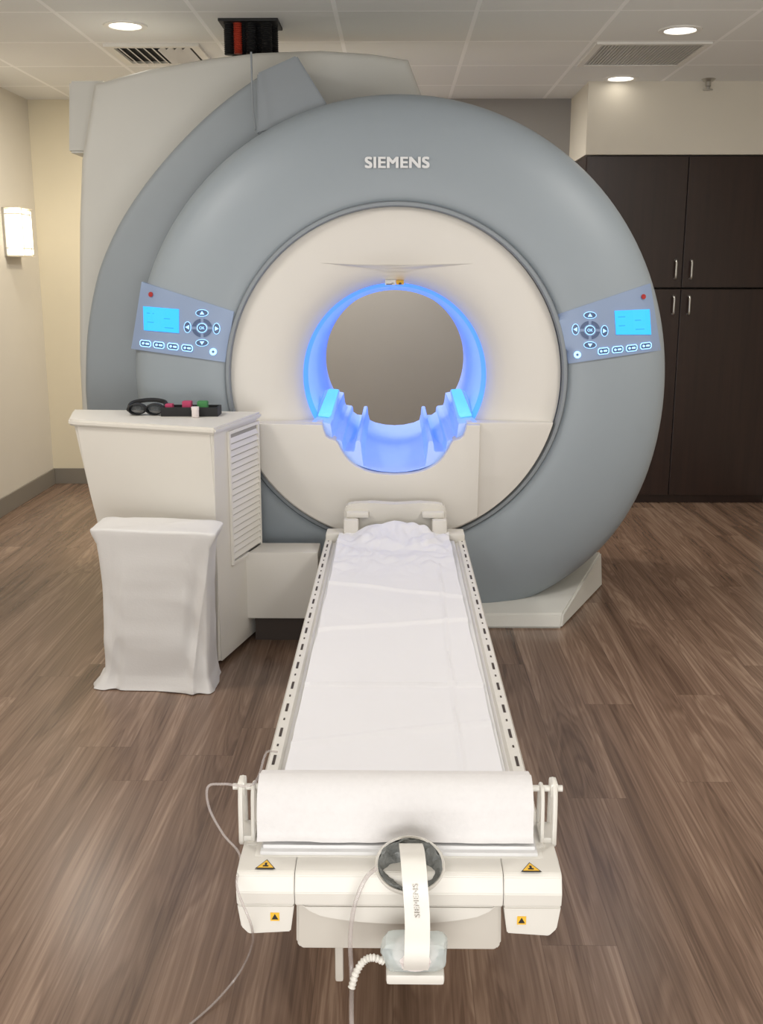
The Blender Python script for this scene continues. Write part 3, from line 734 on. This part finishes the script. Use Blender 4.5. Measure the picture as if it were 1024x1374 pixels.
def crease(d, w): return math.exp(-(d/w)**2)
for j in range(NY+1):
    v = j/NY; y = 1.83+(4.0-1.83)*v; row = []
    for i in range(NX+1):
        u = i/NX*2-1
        hw = .230-.014*v
        x = TX-.004+u*hw
        z = .4262+.0036*(1+noise.noise(Vector((x*5, y*2.4, 0))))+.0034*abs(noise.noise(Vector((x*8+y*2, y*4, 4))))
        hk = min(1, max(0, (y-3.4)/.45))
        z += hk*(.022*ridge(noise.noise(Vector((x*9, y*6, 5))))*.5+.022*abs(noise.noise(Vector((x*20, y*13, 9))))+.006)
        if y > 3.8: z += (y-3.8)*.26*max(0, 1-abs(u*1.3)**2)
        z += .008*crease(y-2.49, .007)-.003*crease(y-2.475, .008)+.008*crease(y-2.95-.05*u, .013)+.008*crease(y-3.3+.08*u, .014)+.006*crease(y-2.2-.06*u, .012)
        z += .005*crease(x-.155-.01*(y-3), .005)*(1 if y < 3.6 else 0)
        if y < 1.93: z += (1.93-y)*.25
        if abs(u) > .95: z -= .001
        row.append(bm.verts.new((x+.004*noise.noise(Vector((y*5, u, 2)))*abs(u), y, z)))
    g.append(row)
for a, b in zip(g, g[1:]):
    for i in range(NX): bm.faces.new((a[i], a[i+1], b[i+1], b[i]))
obj('sheet', bm, m_paper, Rr, True, 60)
# ------------------------------------------------------------------ headphones at the foot end
H = thing('headphones', (.05, 1.62, .26), 'white pneumatic headphones hanging over the table foot end', 'headphones')
P = at(550, 1164, 1.67)
m = Matrix.Translation(P) @ Matrix.Rotation(math.radians(42), 4, 'X') @ Matrix.Diagonal((1, .82, 1, 1))
bm = lathe([(.001, -.03), (.035, -.028), (.054, -.016), (.061, .004), (.0625, .018), (.060, .022), (.057, .018)], (0, 0, 0), 'Z', 40); bm.transform(m)
c = obj('ear_cup', bm, m_tbl, H); c['label'] = 'upper white ear cup'
bm = bmesh.new(); lp_ = [(.058, .016), (.055, .018), (.051, .014), (.046, .007), (.039, -.001), (.031, -.008), (.022, -.012), (.012, -.014), (.001, -.015)]
add_lathe(bm, lp_, (0, 0, 0), 'Z', 56); bm.transform(m)
for v in bm.verts: v.co += Vector((noise.noise(v.co*70), noise.noise(v.co*70+Vector((9, 0, 0))), noise.noise(v.co*70+Vector((0, 9, 0)))))*.007
obj('crinkled_lining', bm, m_foam, c, True, 30)
P = at(557, 1276, 1.585)
bm = box(P.x-.058, P.x+.058, P.y-.028, P.y+.03, P.z-.028, P.z+.026, .016, 3)
bmesh.ops.subdivide_edges(bm, edges=bm.edges[:], cuts=2, use_grid_fill=True)
for v in bm.verts:
    v.co.x += (P.z+.03-v.co.z)*.12*(1 if v.co.x > P.x else -1)*-1
    v.co += Vector((noise.noise(v.co*45), noise.noise(v.co*45+Vector((5, 0, 0))), noise.noise(v.co*45+Vector((0, 5, 0)))))*.006
c = obj('ear_cup', bm, m_cup, H, True, 25); c['label'] = 'lower clear boxy ear cup'
bm = bmesh.new(); add_lathe(bm, [(.018, -.016), (.036, -.014), (.04, 0), (.034, .012), (.018, .014)], (P.x, P.y, P.z), 'Z', 28, closed=True)
obj('inner_cushion', bm, m_wht, c)
bm = bmesh.new()
band = catmull([at(551, 1133, 1.70), at(552, 1137, 1.645), at(554, 1150, 1.585), at(557, 1185, 1.555), at(560, 1230, 1.545), at(560, 1262, 1.540), at(559, 1288, 1.535), at(558, 1300, 1.545)], 8)
g = []
for i, p in enumerate(band):
    dd = (band[min(i+1, len(band)-1)]-band[max(i-1, 0)]).normalized(); nv = dd.cross(Vector((1, 0, 0))).normalized()
    g.append([bm.verts.new(p+Vector((a*.021, 0, 0))+nv*b*.0028) for a, b in ((-1, -.7), (-.92, -1.25), (-.5, -1.6), (.5, -1.6), (.92, -1.25), (1, -.7), (1, 1), (-1, 1))])
for a, b in zip(g, g[1:]):
    for k in range(8): bm.faces.new((a[k], a[(k+1) % 8], b[(k+1) % 8], b[k]))
bm.faces.new(g[0]); bm.faces.new(g[-1][::-1])
hb = obj('headband', bm, m_tbl, H, True, 50)
Pa, Pb = band[24], band[32]
me = text_mesh('SIEMENS', (Pa-Pb).length, .009, .001, 0)
dv = (Pa-Pb).normalized(); nv = dv.cross(Vector((1, 0, 0))).normalized()
if nv.y > 0: nv = -nv
R3 = Matrix((dv, -nv, Vector((-1, 0, 0)))).transposed().to_4x4()
me.transform(R3); me.transform(Matrix.Translation((Pa+Pb)/2+nv*.0056))
link('band_lettering', me, m_print, hb, False)
P = at(557, 1304, 1.575)
bm = bmesh.new(); add_box(bm, P.x-.05, P.x+.05, P.y-.02, P.y+.025, P.z-.012, P.z+.008, 0, .006)
obj('cup_yoke', bm, m_tbl, H)
obj('air_tube', tube([at(505, 1165, 1.64), at(490, 1180, 1.625), at(476, 1215, 1.615), at(470, 1260, 1.61), at(472, 1310, 1.6), at(472, 1374, 1.5), at(478, 1440, 1.45)], .0042, 8, 8), m_clear, H)
pts = catmull([at(515, 1290, 1.58), at(500, 1285, 1.575), at(488, 1290, 1.57), at(478, 1305, 1.565), at(472, 1325, 1.56)], 12)
obj('ribbed_tube', tube(pts, lambda t_: .006+.0012*math.sin(t_*90), 10), m_tbl, H)
# clear tube at the left
pts = [at(372, 1009, 2.08), at(360, 1008, 2.05), at(355, 1015, 1.95), at(340, 1052, 1.76), at(300, 1052, 1.75), at(279, 1056, 1.74), at(281, 1085, 1.74), at(300, 1120, 1.73), at(322, 1148, 1.72), at(318, 1190, 1.62), at(338, 1245, 1.60)]
pts += [atz(336, 1275, .15), atz(318, 1310, .03), atz(285, 1348, .006), atz(240, 1385, .006), atz(190, 1410, .006)]
tag(obj('oxygen_tube', tube(pts, .0024, 8, 8), m_clear), 'clear plastic tube looping off the left side of the table to the floor', 'tube')
# ------------------------------------------------------------------ lighting
w = bpy.data.worlds.new('world'); bpy.context.scene.world = w; w.use_nodes = True
w.node_tree.nodes['Background'].inputs[0].default_value = (1, .985, .965, 1); w.node_tree.nodes['Background'].inputs[1].default_value = .45
def area(x, y, e, s=.5, c=(1, .965, .92)):
    l = bpy.data.lights.new('room_fill_light', 'AREA'); l.energy = e; l.size = s; l.color = c; l.shape = 'DISK'
    o = bpy.data.objects.new('room_fill_light', l); C.objects.link(o); o.location = (x, y, CZ-.02); return o
for x, y, e in ((-1.5, 1.2, 9), (1.5, 1.2, 9), (-1.6, 3.1, 23), (1.6, 3.1, 23)): area(x, y, e, .5)  # overhead ceiling lights, above the frame
# added fill lamps at ceiling height, brightening the back walls and bore view
area(-.15, 6.35, 26, .35); area(-.95, 6.5, 20, .3, (1, .9, .72)); area(-1.95, 5.9, 9, .18, (1, .93, .82)).location.z = CZ-.004
# added unseen fill lamp behind the camera, aimed up to brighten the ceiling
o = area(0, -.9, 88, 2.2, (1, .99, .97)); o.location = (0, -.6, .6); o.rotation_euler = (math.radians(148), 0, 0)
